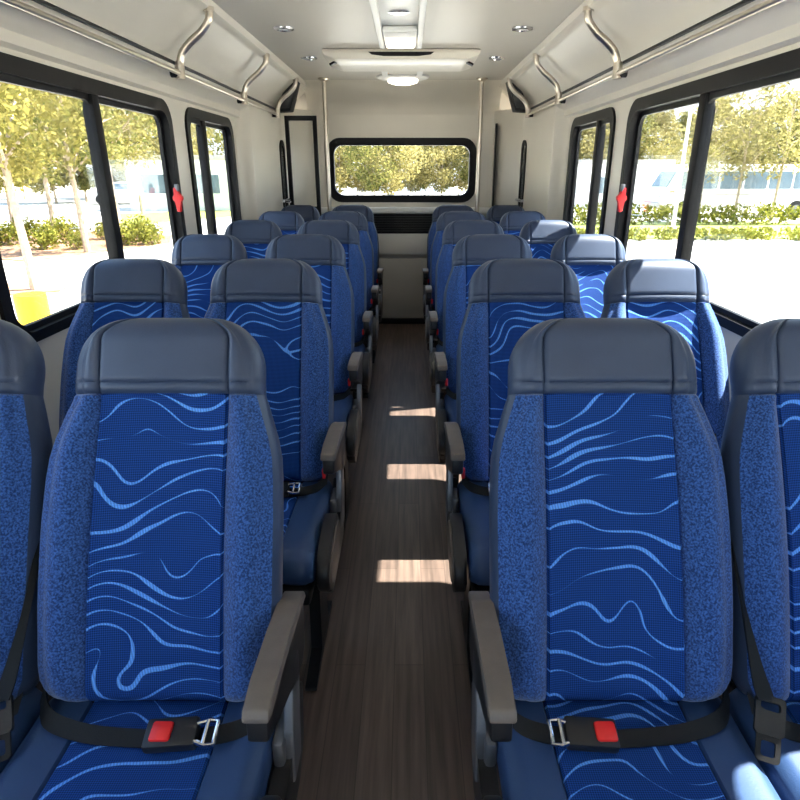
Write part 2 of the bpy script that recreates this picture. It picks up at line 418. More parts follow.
# front end with windscreen (behind the camera)
struct('wall_front', plate([(-1.13, 0), (1.13, 0), (1.13, 2.03), (-1.13, 2.03)], [rrect(-.98, .98, .72, 1.86, .12)], YF-.05, YF, 'xz'), M['shell'])
wn += 1
w = empty('window_%d' % wn); w['kind'] = 'structure'
obj('window_frame', plate(rrect(-1.0, 1.0, .70, 1.88, .13), [rrect(-.95, .95, .75, 1.83, .1)], YF-.045, YF+.01, 'xz'), M['black'], w)
obj('pane', plate(rrect(-.96, .96, .74, 1.84, .1), [], YF-.02, YF-.016, 'xz'), M['glass'], w)

# slim side doors in the rear body panels, with lever handles
for s, side in ((-1, 'left'), (1, 'right')):
    d = empty('door_%d' % (1 if s < 0 else 2)); d['kind'] = 'structure'
    p0, p1 = Vector((s*1.0, 4.46, 0)), Vector((s*.955, 5.20, 0))
    dr = (p1-p0).normalized(); nrm = Vector((-s*dr.y*1.0, s*dr.x, 0)); 
    if nrm.x*s > 0: nrm = -nrm
    def F(u, z, o=0.0): q = p0+dr*u+nrm*o; return Vector((q.x, q.y, z))
    bm = bmesh.new()
    ou = rrect(.60, .745, 1.02, 1.56, .07); iu = rrect(.622, .723, 1.06, 1.52, .05)
    A = [bm.verts.new(F(u, z, .0015)) for u, z in ou]; B = [bm.verts.new(F(u, z, .010)) for u, z in ou]
    Cc = [bm.verts.new(F(u, z, .010)) for u, z in iu]; Dd = [bm.verts.new(F(u, z, .002)) for u, z in iu]
    n = len(ou)
    for i in range(n):
        j = (i+1) % n
        for X, Y in ((A, B), (B, Cc), (Cc, Dd)): bm.faces.new((X[i], X[j], Y[j], Y[i]))
    obj('door_window_frame', bm, M['black'], d)
    bm = bmesh.new(); bm.faces.new([bm.verts.new(F(u, z, .004)) for u, z in iu]); bmesh.ops.solidify(bm, geom=list(bm.faces), thickness=.003)
    obj('door_pane', bm, mat('dark_glass_'+side, (70, 78, 80), .08, noise=(5, .1)), d)
    bm = bmesh.new(); tube(bm, [F(.66, 1.115, .006), F(.66, 1.115, .045), ], .011, 10)
    tube(bm, [F(.67, 1.115, .04), F(.46, 1.115, .044)], .012, 10)
    obj('door_handle', bm, M['chrome'], d)

# ------------------------------------------------------------------ seats
L_B = .678; HS = .535; REC = math.radians(26)
def interp(tab, s):
    for (a, x), (b, y) in zip(tab, tab[1:]):
        if s <= b:
            t = (s-a)/(b-a); t = t*t*(3-2*t) if False else t
            return x+(y-x)*t
    return tab[-1][1]
WTAB = [(0, .168), (.008, .183), (.02, .194), (.05, .207), (.09, .2075), (.17, .2095), (.31, .2095), (.39, .207), (.43, .2035), (.47, .193), (.51, .179), (.535, .1705), (.57, .169), (.60, .167)]
def back_half_width(s):
    if s <= .575: return interp(WTAB, s)
    rc = .098; w0 = .1688
    k = max(0, s-(L_B-rc)); return w0-(rc-math.sqrt(max(0, rc*rc-k*k)))
B0 = Vector((0, -.008, .490)); U = Vector((0, math.sin(REC), math.cos(REC))); N = Vector((0, -math.cos(REC), math.sin(REC)))
def bp_(x, s, n): return B0+Vector((x, 0, 0))+U*s+N*n
SROWS = sorted(set([0, .004, .010, .018, .03, .045]+[.07+.035*i for i in range(12)]+[.505, .518, .526, HS-.004, HS, HS+.004, HS+.010, HS+.0165, HS+.020, HS+.0235]+[L_B-v for v in (.112, .100, .088, .075, .064, .054, .045, .036, .028, .020, .013, .007, .0025, .0005, 0)]))
def back_grid():
    rows = []
    for s in SROWS:
        w = back_half_width(s); head = s >= HS
        T = .078 if s < .52 else .078+.018*min(1, (s-.52)/.05)
        Rr = T/2; rec = 0
        if s > L_B-Rr: k = s-(L_B-Rr); rec = Rr-math.sqrt(max(0, Rr*Rr-k*k))
        if s < .03: k = .03-s; rec = max(rec, Rr*(1-math.sqrt(max(0, 1-(k/.03)**2))))
        n0 = .014*math.sin(PI*min(1, s/.52))
        if s > .52: n0 = .010*min(1, (s-.52)/.04)
        g = 0
        for c, dpt in ((HS, .007), (HS+.020, .0035)):
            if abs(s-c) < .0025: g = dpt
        nf = n0-g-rec; nb = n0-T+rec; nm = n0-T/2; k = max(0, (nf-nm)/(T/2))
        side = .024
        wp = min(.1135+.005*(1-s/HS) if not head else .1135, (w-side)*.90)
        amp = .026 if not head else .005
        if .49 < s < HS: amp = .026-(.026-.008)*(s-.49)/(HS-.49)
        if s < .06: amp *= .4+.6*s/.06
        pts = []
        def cfront(q): return (q*wp, nf-k*.007*(1-q*q)*(0 if head else 1)+k*.006*(1-q*q)*(1 if head else 0))
        half = []          # right half from centre outwards
        for q in (0, .2, .4, .6, .78, .9): half.append(cfront(q))
        gx = .0045
        half += [(wp-gx, nf+.0005*k), (wp, nf-.0065*k), (wp+gx, nf+.001*k)]
        for q in (.15, .3, .45, .6, .75, .88, 1.0):
            half.append((wp+gx+(w-side-wp-gx)*q, nf+k*(amp*math.sin(PI*q*.82)-.010*q*q)))
        ne = half[-1][1]
        for a in (18, 36, 54, 72, 90):
            a = math.radians(a); half.append((w-side+side*math.sin(a), nm+(ne-nm)*math.cos(a)))
        for a in (72, 54, 36, 18, 0):
            a = math.radians(a); half.append((w-side+side*math.sin(a), nm+(nb-nm)*math.cos(a)))
        for q in (.66, .33, 0): half.append(((w-side)*q, nb))
        rows.append(half)
    return rows
NH = None
def grid_part(rows, r0, r1, c0, c1, sign):
    """faces of the back between row indices and column indices on one half"""
    bm = bmesh.new(); V = {}
    for i in range(r0, r1+1):
        for j in range(c0, c1+1):
            x, n = rows[i][j]; V[i, j] = bm.verts.new(bp_(sign*x, SROWS[i], n))
    for i in range(r0, r1):
        for j in range(c0, c1): bm.faces.new((V[i, j], V[i, j+1], V[i+1, j+1], V[i+1, j]))
    return bm
def merged(bms):
    out = bmesh.new()
    for b in bms:
        me = bpy.data.meshes.new('t'); b.to_mesh(me); b.free(); out.from_mesh(me); bpy.data.meshes.remove(me)
    bmesh.ops.remove_doubles(out, verts=out.verts, dist=2e-5)
    bmesh.ops.dissolve_degenerate(out, edges=out.edges, dist=1e-6)
    return out
ROWS = back_grid(); JS = 7; JB = 17; JN = len(ROWS[0])-1; IH = SROWS.index(HS); IN = len(SROWS)-1
ME = {}
def cache(key, fn):
    if key not in ME: ME[key] = fn()
    return ME[key]
def to_me(bm, name, m, angle=40):
    me = bpy.data.meshes.new(name); bmesh.ops.recalc_face_normals(bm, faces=bm.faces); bm.to_mesh(me); bm.free()
    me.materials.append(m); me.polygons.foreach_set('use_smooth', [True]*len(me.polygons)); me.set_sharp_from_angle(angle=math.radians(angle))
    return me
# cushion: swept section, y from front (-) to back (+)
CW = .205
CPROF = [(-.02, .395), (-.32, .395), (-.352, .400), (-.368, .418), (-.373, .440), (-.368, .460), (-.356, .474), (-.335, .481), (-.33, .482), (-.26, .479), (-.18, .476), (-.10, .474), (-.04, .474), (.02, .476), (.05, .470), (.06, .45), (.05, .41), (.02, .395)]
def cushion_parts():
    cols = []
    wp = .1175; gx = .004
    for q in (0, .3, .6, .85): cols.append((q*wp, 0, 0))
    cols += [(wp-gx, 0, 0), (wp, .006, 0), (wp+gx, 0, 0)]
    for q in (.2, .4, .6, .8, 1): cols.append((wp+gx+(CW-.022-wp-gx)*q, -.007*math.sin(PI*q*.7), 0))
    for a in (22, 45, 67, 90):
        a = math.radians(a); cols.append((CW-.022+.022*math.sin(a), .0, 1-math.cos(a)))
    mid = Vector((-.18, .438))
    def pt(j, i, sg):
        x, dip, sh = cols[j]; y, z = CPROF[i]; c = Vector((y, z)); 
        n = Vector((0, 1)) if z > .45 else (Vector((-1, 0)) if y < -.34 else Vector((0, 0)))
        c = c - n*dip
        # edge rounding: shrink section towards its core
        inset = .022*sh
        yy = c.x + (inset if c.x < -.34 else (-inset if c.x > .04 else 0)); zz = c.y - (inset if c.y > .455 else (-inset if c.y < .40 else 0))
        return Vector((sg*x, yy, zz))
    n = len(CPROF)
    def part(c0, c1, only=None, cap=False, extra=None):
        sgs = (1, -1); bms = [] if extra is None else [extra]
        for sg in sgs:
            bm = bmesh.new(); V = {(i, j): bm.verts.new(pt(j, i, sg)) for i in range(n) for j in range(c0, c1+1)}
            for i in (range(n) if only is None else only):
                for j in range(c0, c1): bm.faces.new((V[i, j], V[(i+1) % n, j], V[(i+1) % n, j+1], V[i, j+1]))
            if cap: bm.faces.new([V[i, c1] for i in range(n)])
            bms.append(bm)
        return merged(bms)
    top = list(range(3, 14)); low = [i for i in range(n) if i not in top]
    def loose(b):
        bmesh.ops.delete(b, geom=[v for v in b.verts if not v.link_faces], context='VERTS'); return b
    return loose(part(0, 5, top)), part(5, len(cols)-1, cap=True, extra=loose(part(0, 5, low)))

def make_seat(kind, sg):
    """kind 'aisle'|'window'; sg = +1 when the aisle is towards +x"""
    t = empty('bus_seat')
    def mesh(key, fn, m, name, parent=t, angle=40):
        me = cache(key, lambda: to_me(fn(), name, m, angle)); o = bpy.data.objects.new(name, me); C.objects.link(o); o.parent = parent; return o
    mesh('bp', lambda: merged([grid_part(ROWS, 0, IH, 0, JS, s) for s in (1, -1)]), M['wave'], 'back_panel')
    for s in (1, -1): mesh('bo%d' % s, lambda: grid_part(ROWS, 0, IH, JS, JB, s), M['bolster'], 'bolster')
    mesh('bs', lambda: merged([grid_part(ROWS, 0, IH, JB, JN, s) for s in (1, -1)]), M['leather'], 'back_shell')
    mesh('hd', lambda: merged([grid_part(ROWS, IH, IN, 0, JN, s) for s in (1, -1)]), M['leather'], 'headrest', angle=60)
    if 'cu' not in ME:
        a, b = cushion_parts(); ME['cu'] = to_me(a, 'cushion_panel', M['wave_flat']); ME['cs'] = to_me(b, 'cushion', M['leather_b'])
    for k, nme in (('cs', 'cushion'), ('cu', 'cushion_panel')):
        o = bpy.data.objects.new(nme, ME[k]); C.objects.link(o); o.parent = t
    def frame():
        bm = bx((-.195, -.37, .345), (.195, .04, .394), .01); box(bm, (-.17, .02, .36), (.17, .075, .50), .01); return bm
    mesh('fr', frame, M['blackm'], 'seat_frame')
    for s in (1, -1):
        def leg():
            bm = bmesh.new()
            vs = [(-.20, .35), (-.02, .35), (-.05, .22), (-.035, .03), (.06, .012), (.06, 0), (-.30, 0), (-.30, .012), (-.17, .03), (-.155, .22)]
            b = prism(vs, s*.165-.016, s*.165+.016, 'x', .002); return b
        mesh('lg%d' % s, leg, M['blackm'], 'leg')
    # lap belt lying across the cushion with its buckle
    a = sg
    def belt():
        pts = smooth_path([(-.197*a, .02, .500), (-.165*a, -.030, .494), (-.10*a, -.052, .487), (-.02*a, -.060, .4845), (.05*a, -.062, .4845), (.12*a, -.056, .4855), (.17*a, -.04, .490), (.197*a, -.005, .500)], 5)
        n = len(pts); wv = [Vector((0, -.0125, -.011+.006*math.sin(PI*i/(n-1)))) for i in range(n)]
        bm = ribbon(pts, wv, .0035); return bm
    mesh('belt%d' % a, belt, M['webbing'], 'lap_belt')
    def buckle(): 
        Mx = Matrix.Translation((.058*a, -.064, .497)) @ Matrix.Rotation(math.radians(14), 4, 'X') @ Matrix.Rotation(math.radians(4*a), 4, 'Z')
        bm = bmesh.new(); box(bm, (-.045, -.024, -.012), (.038, .024, .011), .006, Mx); return bm
    bk = mesh('buckle%d' % a, buckle, M['arm_body'], 'buckle')
    def butt():
        Mx = Matrix.Translation((.058*a, -.064, .497)) @ Matrix.Rotation(math.radians(14), 4, 'X')
        x0 = -.018*a; return bx((x0-.017, -.017, .006), (x0+.017, .015, .0155), .005, Mx)
    ob = mesh('bbut%d' % a, butt, M['red'], 'release_button', bk); ob['label'] = 'red release button'
    def tong():
        Mx = Matrix.Translation((.058*a, -.064, .497)) @ Matrix.Rotation(math.radians(14), 4, 'X')
        bm = bmesh.new()
        pts = [Vector((x*a, y, .006)) for x, y in ((.03, -.012), (.055, -.020), (.068, -.018), (.068, .018), (.055, .020), (.03, .012))]
        tube(bm, [Mx @ p for p in pts], .0038, 8); tube(bm, [Mx @ Vector((.052*a, -.019, .008)), Mx @ Vector((.052*a, .019, .008))], .0035, 8); 
        return bm
    mesh('tong%d' % a, tong, M['chrome'], 'tongue', bk)
    if kind == 'aisle':
        x0, x1 = .208, .242
        def xs(u, v): return (u, v) if a > 0 else (-v, -u)
        lo, hi = xs(x0, x1)
        def body():
            poly = [(-.162, .645), (-.166, .603), (-.155, .594), (-.09, .575), (-.03, .545), (.03, .505), (.085, .500), (.115, .515), (.130, .590), (.126, .606), (.06, .620), (-.05, .634)]
            return prism(poly, lo+.002, hi-.002, 'x', .005)
        ar = mesh('arm%d' % a, body, M['arm_body'], 'armrest')
        def pad():
            top = [(-.168, .645), (-.160, .657), (-.11, .659), (0, .652), (.08, .640), (.128, .624), (.134, .612)]
            bot = [(.130, .606), (.06, .619), (-.05, .635), (-.15, .641), (-.168, .638)]
            return prism(top+bot, lo-.002, hi+.002, 'x', .004)
        mesh('pad%d' % a, pad, M['arm_pad'], 'armrest_pad', ar)
        def brk():
            l2, h2 = xs(.224, .240)
            bm = prism([(-.045, .36), (.015, .36), (.06, .545), (.055, .565), (.03, .57), (.0, .55), (-.03, .46)], l2, h2, 'x', .004)
            l3, h3 = xs(.205, .226); box(bm, (l3, -.05, .40), (h3, .03, .455), .008); return bm
        mesh('brk%d' % a, brk, M['greym'], 'armrest_bracket')
        def piv():
            bm = bmesh.new(); tube(bm, [(a*.185, .075, .505), (a*.232, .075, .505)], .024, 16); return bm
        mesh('piv%d' % a, piv, M['greym'], 'pivot')
        def lowf():
            l4, h4 = xs(.206, .236); return prism([(-.30, .335), (-.31, .39), (-.05, .40), (.06, .47), (.09, .45), (.06, .34), (0, .30), (-.26, .30)], l4, h4, 'x', .004)
        mesh('lowf%d' % a, lowf, M['arm_body'], 'side_frame')
        Mt = Matrix.Translation((0, -.250, .425)) @ Matrix.Rotation(math.radians(8), 4, 'X')
        def shield(ry, rz, u0, u1, bev):
            l5, h5 = xs(u0, u1)
            poly = [(ry*math.copysign(abs(math.cos(k*PI/20))**.8, math.cos(k*PI/20)), rz*math.copysign(abs(math.sin(k*PI/20))**.8, math.sin(k*PI/20))) for k in range(40)]
            bm = prism(poly, l5, h5, 'x'); bm.faces.ensure_lookup_table()
            bmesh.ops.bevel(bm, geom=[e for f in bm.faces if len(f.verts) > 10 for e in f.edges], offset=bev, segments=3, affect='EDGES', profile=.5)
            bm.transform(Mt); return bm
        sh = mesh('sh%d' % a, lambda: shield(.118, .062, .212, .243, .008), M['arm_body'], 'side_shield')
        mesh('sf%d' % a, lambda: shield(.098, .046, .238, .247, .004), M['arm_pad'], 'shield_face', sh)
        def red(): l6, h6 = xs(.200, .2095); return bx((l6, -.118, .560), (h6, -.100, .588), .003)
        o = mesh('rd%d' % a, red, M['red'], 'recline_button'); o['label'] = 'small red button'
    return t

def shoulder_strap(t, a):
    """loose strap hanging in the gap beside the backrest, ending in a latch plate"""
    X = -.213*a
    pts = [bp_(X, .46, -.055), bp_(X, .36, -.035), bp_(X, .26, -.008), bp_(X, .18, .012), bp_(X-.001*a, .12, .03), bp_(X-.003*a, .07, .045), (X-.006*a, -.045, .548)]
    P = smooth_path(pts, 6); n = len(P)
    wv = []
    for i in range(n):
        k = min(1, max(0, (i/(n-1)-.5)/.4)); wv.append(Vector((.004+.009*k, .008*(1-k), .003*(1-k))))
    s = obj('shoulder_strap', ribbon(P, wv, .0035), M['webbing'], t)
    Mx = Matrix.Translation((X-.008*a, -.058, .528)) @ Matrix.Rotation(math.radians(24*a), 4, 'Z') @ Matrix.Rotation(math.radians(42), 4, 'X')
    b = plate(rrect(-.021, .021, -.028, .030, .007), [rrect(-.014, .014, .008, .021, .004)], -.006, .007, 'xy'); b.transform(Mx)
    q = obj('belt_latch', b, M['arm_body'], s)
    Mx2 = Mx @ Matrix.Translation((.0, -.042, 0))
    b = plate(rrect(-.017, .017, -.024, .020, .007), [rrect(-.010, .010, -.016, .006, .004)], -.003, .004, 'xy'); b.transform(Mx2)
    obj('latch_plate', b, M['blackm'], s)

ORD = ['first', 'second', 'third', 'fourth', 'fifth', 'sixth']
EXTRA = {0: 'nearest the camera', 5: 'against the rear wall'}
D0 = [.769, 1.555, 2.30, 3.07, 3.83, 4.56]
protoA = {}; protoW = {}
for k in range(6):
    for s in (-1, 1):
        side = 'left' if s < 0 else 'right'
        for kind, X in (('aisle', .393), ('window', .798)):
            key = (kind, s)
            if key not in protoA: t = protoA[key] = make_seat(kind, -s)
            else: t = copy_tree(protoA[key])
            t.location = (s*X, D0[k], 0)
            if kind == 'window': t.scale = (.925, 1, 1)      # the window seats are a little narrower
            where = 'beside the aisle' if kind == 'aisle' else 'next to the side windows'
            lab = 'blue wave-patterned bus seat %s, %s side, %s row from the camera' % (where, side, ORD[k])
            tag(t, lab, 'seat', 'blue seats in rows along the bus')
for s in (-1, 1): shoulder_strap(protoA[('aisle', s)], -s)

# ------------------------------------------------------------------ fittings
# overhead rails on curved hangers
for s, side in ((-1, 'left'), (1, 'right')):
    t = thing('grab_rail', 'long polished steel overhead rail on curved hangers above the %s windows' % side, 'handrail', (0, 0, 0))
    obj('rail', tb([(s*.925, YF+.05, 1.722), (s*.925, 4.95, 1.722)], .0095, 12), M['steel'], t)
    obj('rail_track', bx((min(s*.940, s*.956), YF+.05, 1.757), (max(s*.940, s*.956), 4.93, 1.768), .003), M['blackm'], t)
    for y in (2.87, 3.93, 4.90):
        pts = smooth_path([(s*.778, y, 1.962), (s*.777, y, 1.945), (s*.786, y, 1.912), (s*.822, y, 1.872), (s*.868, y, 1.838), (s*.906, y, 1.80), (s*.922, y, 1.755), (s*.924, y, 1.708)], 5)
        h = obj('hanger', tb(pts, .0155, 14), M['steel'], t)
        obj('clamp', tb([(s*.925, y, 1.765), (s*.925, y, 1.700)], .0195, 14), M['steel'], h)
        b = tb([(s*.925, y, 1.722), (s*.95, y-.01, 1.722), (s*.962, y-.01, 1.722)], .017, 12)
        obj('clamp_cap', b, M['black'], h)
        b = tb([(s*.778, y, 1.964), (s*.778, y, 1.948)], .023, 16); obj('flange', b, M['steel'], h)
# floor-to-ceiling poles behind the last row
for s, side in ((-1, 'left'), (1, 'right')):
    t = thing('grab_pole', 'upright polished steel pole at the back of the bus, %s of the rear window' % side, 'pole', (s*.60, 5.12, 0))
    obj('pole', tb([(0, 0, .004), (0, 0, CZ-.002)], .017, 16), M['steel'], t)
    obj('top_flange', lathe([(.045, CZ-.001), (.045, CZ-.008), (.02, CZ-.022)]), M['steel'], t)
    obj('floor_flange', lathe([(.045, .001), (.045, .008), (.02, .022)]), M['steel'], t)
# wedge speakers on the cove
for s, side in ((-1, 'left'), (1, 'right')):
    t = thing('wedge_speaker', 'slanted black wedge speaker on the %s cove above the rear doors' % side, 'speaker', (s*.862, 5.02, 1.855))
    ps = [(-.085, .105), (-.022, .118), (.030, .02), (.098, -.108), (-.018, -.100), (-.045, -.02)]
    obj('cabinet', prism([(s*u, v) for u, v in ps], -.04, .10, 'y', .006), M['blackm'], t)
    obj('speaker_grille', prism([(s*(u*.8+.002), v*.8) for u, v in ps], -.046, -.039, 'y', .002), M['grille'], t)

# ceiling light channel
t = thing('ceiling_light', 'long white ceiling light channel nearest the camera above the aisle', 'light', (0, 0, CZ))
for s in (-1, 1):
    obj('channel_rail', bx((s*.100-.014, .9, -.035), (s*.100+.014, 3.74, -.001), .006), M['panel_light'], t)
obj('reflector', bx((-.088, .9, -.010), (.088, 3.72, -.001), .002), M['panel_light'], t)
obj('lamp_housing', bx((-.084, 3.28, -.040), (.084, 3.68, -.011), .012), M['panel_light'], t)
obj('lamp_lens', bx((-.072, 3.42, -.052), (.072, 3.62, -.039), .008), M['lens'], t)
o = obj('downlight', lathe([(.045, -.011), (.045, -.016), (.030, -.02), (.001, -.014)]), M['chrome'], t); o.location = (0, 3.02, 0)

t = thing('ceiling_vent_panel', 'broad white moulded ceiling vent panel with black slot vents', 'vent', (0, 4.16, CZ))
bm = prism([(-.46, -.001), (.46, -.001), (.45, -.035), (.38, -.055), (-.38, -.055), (-.45, -.035)], -.24, .24, 'y', .012)
obj('panel', bm, M['shell'], t)
obj('slot_vent', prism([(-.19, -.018), (.19, -.018), (.17, -.032), (.10, -.040), (-.10, -.040), (-.17, -.032)], -.246, -.236, 'y', .002), M['black'], t)
for s in (-1, 1):
    b = bx((-.035, -.03, -.005), (.035, .03, .006), .003, Matrix.Translation((s*.395, -.10, -.052)) @ Matrix.Rotation(s*.42, 4, 'Y')); obj('corner_vent', b, M['black'], t)
t = thing('ceiling_hatch', 'small square white hatch in the ceiling behind the vent panel', 'hatch', (0, 4.66, CZ))
obj('hatch_frame', plate([(-.14, -.16), (.14, -.16), (.14, .16), (-.14, .16)], [rrect(-.10, .10, -.12, .12, .02)], -.03, -.001, 'xy'), M['panel_light'], t)
obj('hatch_lid', bx((-.11, -.13, -.018), (.11, .13, -.002), .004), M['shell'], t)
t = thing('dome_light', 'flat oval dome lamp in the ceiling near the rear window', 'light', (0, 5.03, CZ))
obj('lamp_base', lathe([(.20, -.001), (.19, -.012), (.12, -.024), (.001, -.025)], 32), M['panel_light'], t)
obj('lamp_lens', lathe([(.115, -.022), (.11, -.04), (.07, -.052), (.001, -.055)], 32), M['lens'], t)
for i, (x, y, lb) in enumerate(((-.57, 3.40, 'left of the light channel, nearer the camera'), (.60, 3.40, 'right of the light channel, nearer the camera'), (-.575, 4.23, 'left of the vent panel, farther back'), (.59, 4.23, 'right of the vent panel, farther back'))):
    t = thing('downlight', 'small round chrome ceiling spotlight %s' % lb, 'light', (x, y, CZ), group='round ceiling spotlights')
    obj('bezel', lathe([(.052, -.001), (.05, -.008), (.034, -.010), (.03, -.003)]), M['chrome'], t)
    obj('bulb_lens', lathe([(.030, -.002), (.026, -.006), (.001, -.008)]), M['panel_light'], t)

# framed glass door leaf at the rear left
t = thing('glass_door_leaf', 'black-framed narrow glass door leaf standing open at the rear left', 'door', (-.80, 5.16, 0))
obj('door_frame', plate([(-.125, .01), (.125, .01), (.125, 1.735), (-.125, 1.735)], [rrect(-.094, .094, 1.06, 1.70, .004), rrect(-.097, .097, .05, 1.015, .004)], -.014, .014, 'xz'), M['black'], t)
obj('pane', bx((-.10, -.003, 1.055), (.10, .003, 1.71)), M['door_glass'], t)
obj('lower_panel', bx((-.10, -.005, .045), (.10, .005, 1.02)), M['panel_grey'], t)
b = bmesh.new(); tube(b, [(-.115, -.012, 1.10), (-.115, -.05, 1.10)], .010, 10); tube(b, [(-.115, -.046, 1.10), (-.185, -.05, 1.10)], .009, 10)
obj('lever_handle', b, M['chrome'], t)

# ------------------------------------------------------------------ outside
def flat(name, pts, z, m, label=None, cat=None, kind=None, th=.04):
    bm = prism([(p[0], p[1]) for p in pts], z-th, z, 'z'); o = obj(name, bm, m, smooth=False); tag(o, label, cat, None, kind); return o
M['conc'] = mat('pale_concrete', (205, 200, 190), .9, noise=(.8, .06), bump=(40, .2))
M['walk'] = mat('walkway', (222, 216, 205), .9, noise=(2, .05))
M['mulch'] = mat('mulch', (150, 112, 84), 1, noise=(6, .35), bump=(30, .6))
M['grass'] = mat('lawn', (150, 158, 76), 1, noise=(8, .25), bump=(60, .6))
M['bark'] = mat('bark', (168, 150, 128), .9, noise=(20, .2), bump=(40, .5))
M['leafA'] = leaf_mat('leaf_yellow_green', (96, 92, 44), (142, 132, 74))
M['leafB'] = leaf_mat('leaf_olive', (84, 92, 48), (150, 142, 84))
M['leafC'] = leaf_mat('leaf_pale', (116, 110, 66), (172, 160, 106))
M['leafS'] = leaf_mat('leaf_shrub', (92, 100, 38), (150, 144, 68))
M['white'] = mat('white_paint', (236, 236, 234), .35, noise=(1, .02))
M['dwin'] = mat('tinted_window', (88, 108, 122), .1, noise=(2, .15))
M['yellow'] = mat('yellow_paint', (250, 196, 10), .5, noise=(6, .05))
M['tyre'] = mat('tyre', (28, 28, 28), .8, noise=(20, .2))
M['bluepaint'] = mat('blue_paint', (70, 104, 150), .3, noise=(3, .05))
M['orange'] = mat('orange_lens', (240, 110, 30), .3, noise=(3, .05))
flat('ground', [(-120, -60), (120, -60), (120, 140), (-120, 140)], GZ, M['conc'], kind='structure', th=.2)

def leaves(bm, c, rad, n, size, rng, flatz=.8, hollow=.35):
    for _ in range(n):
        while True:
            d = Vector((rng.uniform(-1, 1), rng.uniform(-1, 1), rng.uniform(-1, 1)))
            if hollow < d.length < 1: break
        p = c+Vector((d.x*rad, d.y*rad, d.z*rad*flatz))
        a = Vector((rng.uniform(-1, 1), rng.uniform(-1, 1), rng.uniform(-1, 1))).normalized(); b = a.orthogonal().normalized(); b = Matrix.Rotation(rng.uniform(0, 6.28), 3, a) @ b
        s = size*rng.uniform(.6, 1.3); e = a.cross(b)
        q = [p+b*s, p+e*s*.5, p-b*s, p-e*s*.5]
        bm.faces.new([bm.verts.new(v) for v in q])
def make_tree(h, cr, clear, nclump, leaf_n, leaf_s, lm, seed, sparse=False):
    rng = random.Random(seed); t = empty('tree')
    bm = bmesh.new(); lean = (rng.uniform(-.1, .1), rng.uniform(-.1, .1))
    top = Vector((lean[0], lean[1], h*.92))
    tube(bm, [(0, 0, 0), (lean[0]*.3, lean[1]*.3, clear*.5), (lean[0]*.6, lean[1]*.6, clear), tuple(top*.75+Vector((0, 0, h*.05))), tuple(top)], [.078*h/6, .06*h/6, .052*h/6, .03*h/6, .012], 8)
    cl = []
    for k in range(nclump):
        z = clear+(h-clear)*(k+.6)/nclump; f = math.sin(PI*min(.95, (k+1.0)/(nclump+1)))**.7
        ang = k*2.4+rng.uniform(-.4, .4); rr = cr*f*rng.uniform(.45, .8)
        c = Vector((math.cos(ang)*rr+lean[0], math.sin(ang)*rr+lean[1], z)); cl.append((c, cr*rng.uniform(.38, .6)*max(.55, f)))
        tube(bm, [(lean[0]*.6, lean[1]*.6, max(clear*.8, z-rr*.8)), tuple(c*.6+Vector((0, 0, (z-rr*.4)*.4))), tuple(c)], [.03*h/6, .02*h/6, .006], 5)
    obj('trunk', bm, M['bark'], t)
    bm = bmesh.new()
    for c, r in cl: leaves(bm, c, r, leaf_n, leaf_s, rng, .85, .1 if sparse else .3)
    obj('crown', bm, lm, t, smooth=False)
    return t
protoT = [make_tree(7.2, 2.5, 2.3, 17, 460, .078, M['leafA'], 1), make_tree(6.6, 2.3, 2.2, 15, 430, .078, M['leafB'], 2), make_tree(5.6, 1.9, 2.0, 12, 120, .09, M['leafC'], 3, True), make_tree(8.5, 3.4, 1.4, 18, 420, .15, M['leafB'], 4), make_tree(7.8, 3.2, 1.2, 17, 420, .15, M['leafC'], 5)]
usedT = set()
def tree(kind, x, y, rz, sc, label, group=None):
    o = protoT[kind] if kind not in usedT else copy_tree(protoT[kind]); usedT.add(kind)
    o.location = (x, y, GZ); o.rotation_euler = (0, 0, rz); o.scale = (sc, sc, sc*R.uniform(.92, 1.06)); tag(o, label, 'tree', group)
    if group is None and 'group' in o: del o['group']
    return o
# street trees on the left
for (px, py, kd, sc, lb) in ((36, 291, 0, 1.0, 'slim pale-trunked street tree nearest the bus outside the left front window'),
                             (88, 253, 1, 1.1, 'pale-trunked tree standing in the shrub bed just left of the window bar'),
                             (57, 241, 0, 1.1, 'thin tree behind the nearest street tree, left side'),
                             (120, 228, 0, 1.15, 'yellow-green tree right of the window bar outside the left window'),
                             (143, 214, 2, 1.35, 'small airy tree farther along the left road near parked cars'),
                             (15, 232, 1, 1.2, 'tree at the far left edge behind the bed')):
    p = gat(px, py); tree(kd, p.x, p.y, R.uniform(0, 6), sc, lb)
for i in range(9):
    px = -40+i*31; p = at(px, 185, 46+R.uniform(-5, 6)); tree(3+(i % 2), p.x, p.y, i*1.3, R.uniform(.8, 1.0), 'leafy tree in the far tree line seen through the left windows', 'far trees to the left')
for i in range(12):
    p = at(306+i*17, 180, 47+R.uniform(-5, 5)); tree((4, 3, 4)[i % 3], p.x, p.y, i*2.1, R.uniform(.60, .74), 'leafy tree in the tree line seen through the rear window', 'trees behind the bus')
for i in range(10):
    p = at(560+i*30, 180, 47+R.uniform(-4, 5)); tree((3, 4)[i % 2], p.x, p.y, i*1.7+.5, R.uniform(.74, .88), 'leafy tree in the far tree line behind the white minibus on the right', 'far trees to the right')
for (px, py, sc, lb) in ((697, 222, 1.0, 'sparse young tree in front of the white minibus, nearer the nose'), (733, 221, 1.1, 'sparse young tree in front of the middle of the white minibus'), (770, 222, 1.05, 'sparse young tree in front of the back half of the white minibus')):
    p = gat(px, py); tree(2, p.x, p.y, px, sc, lb)

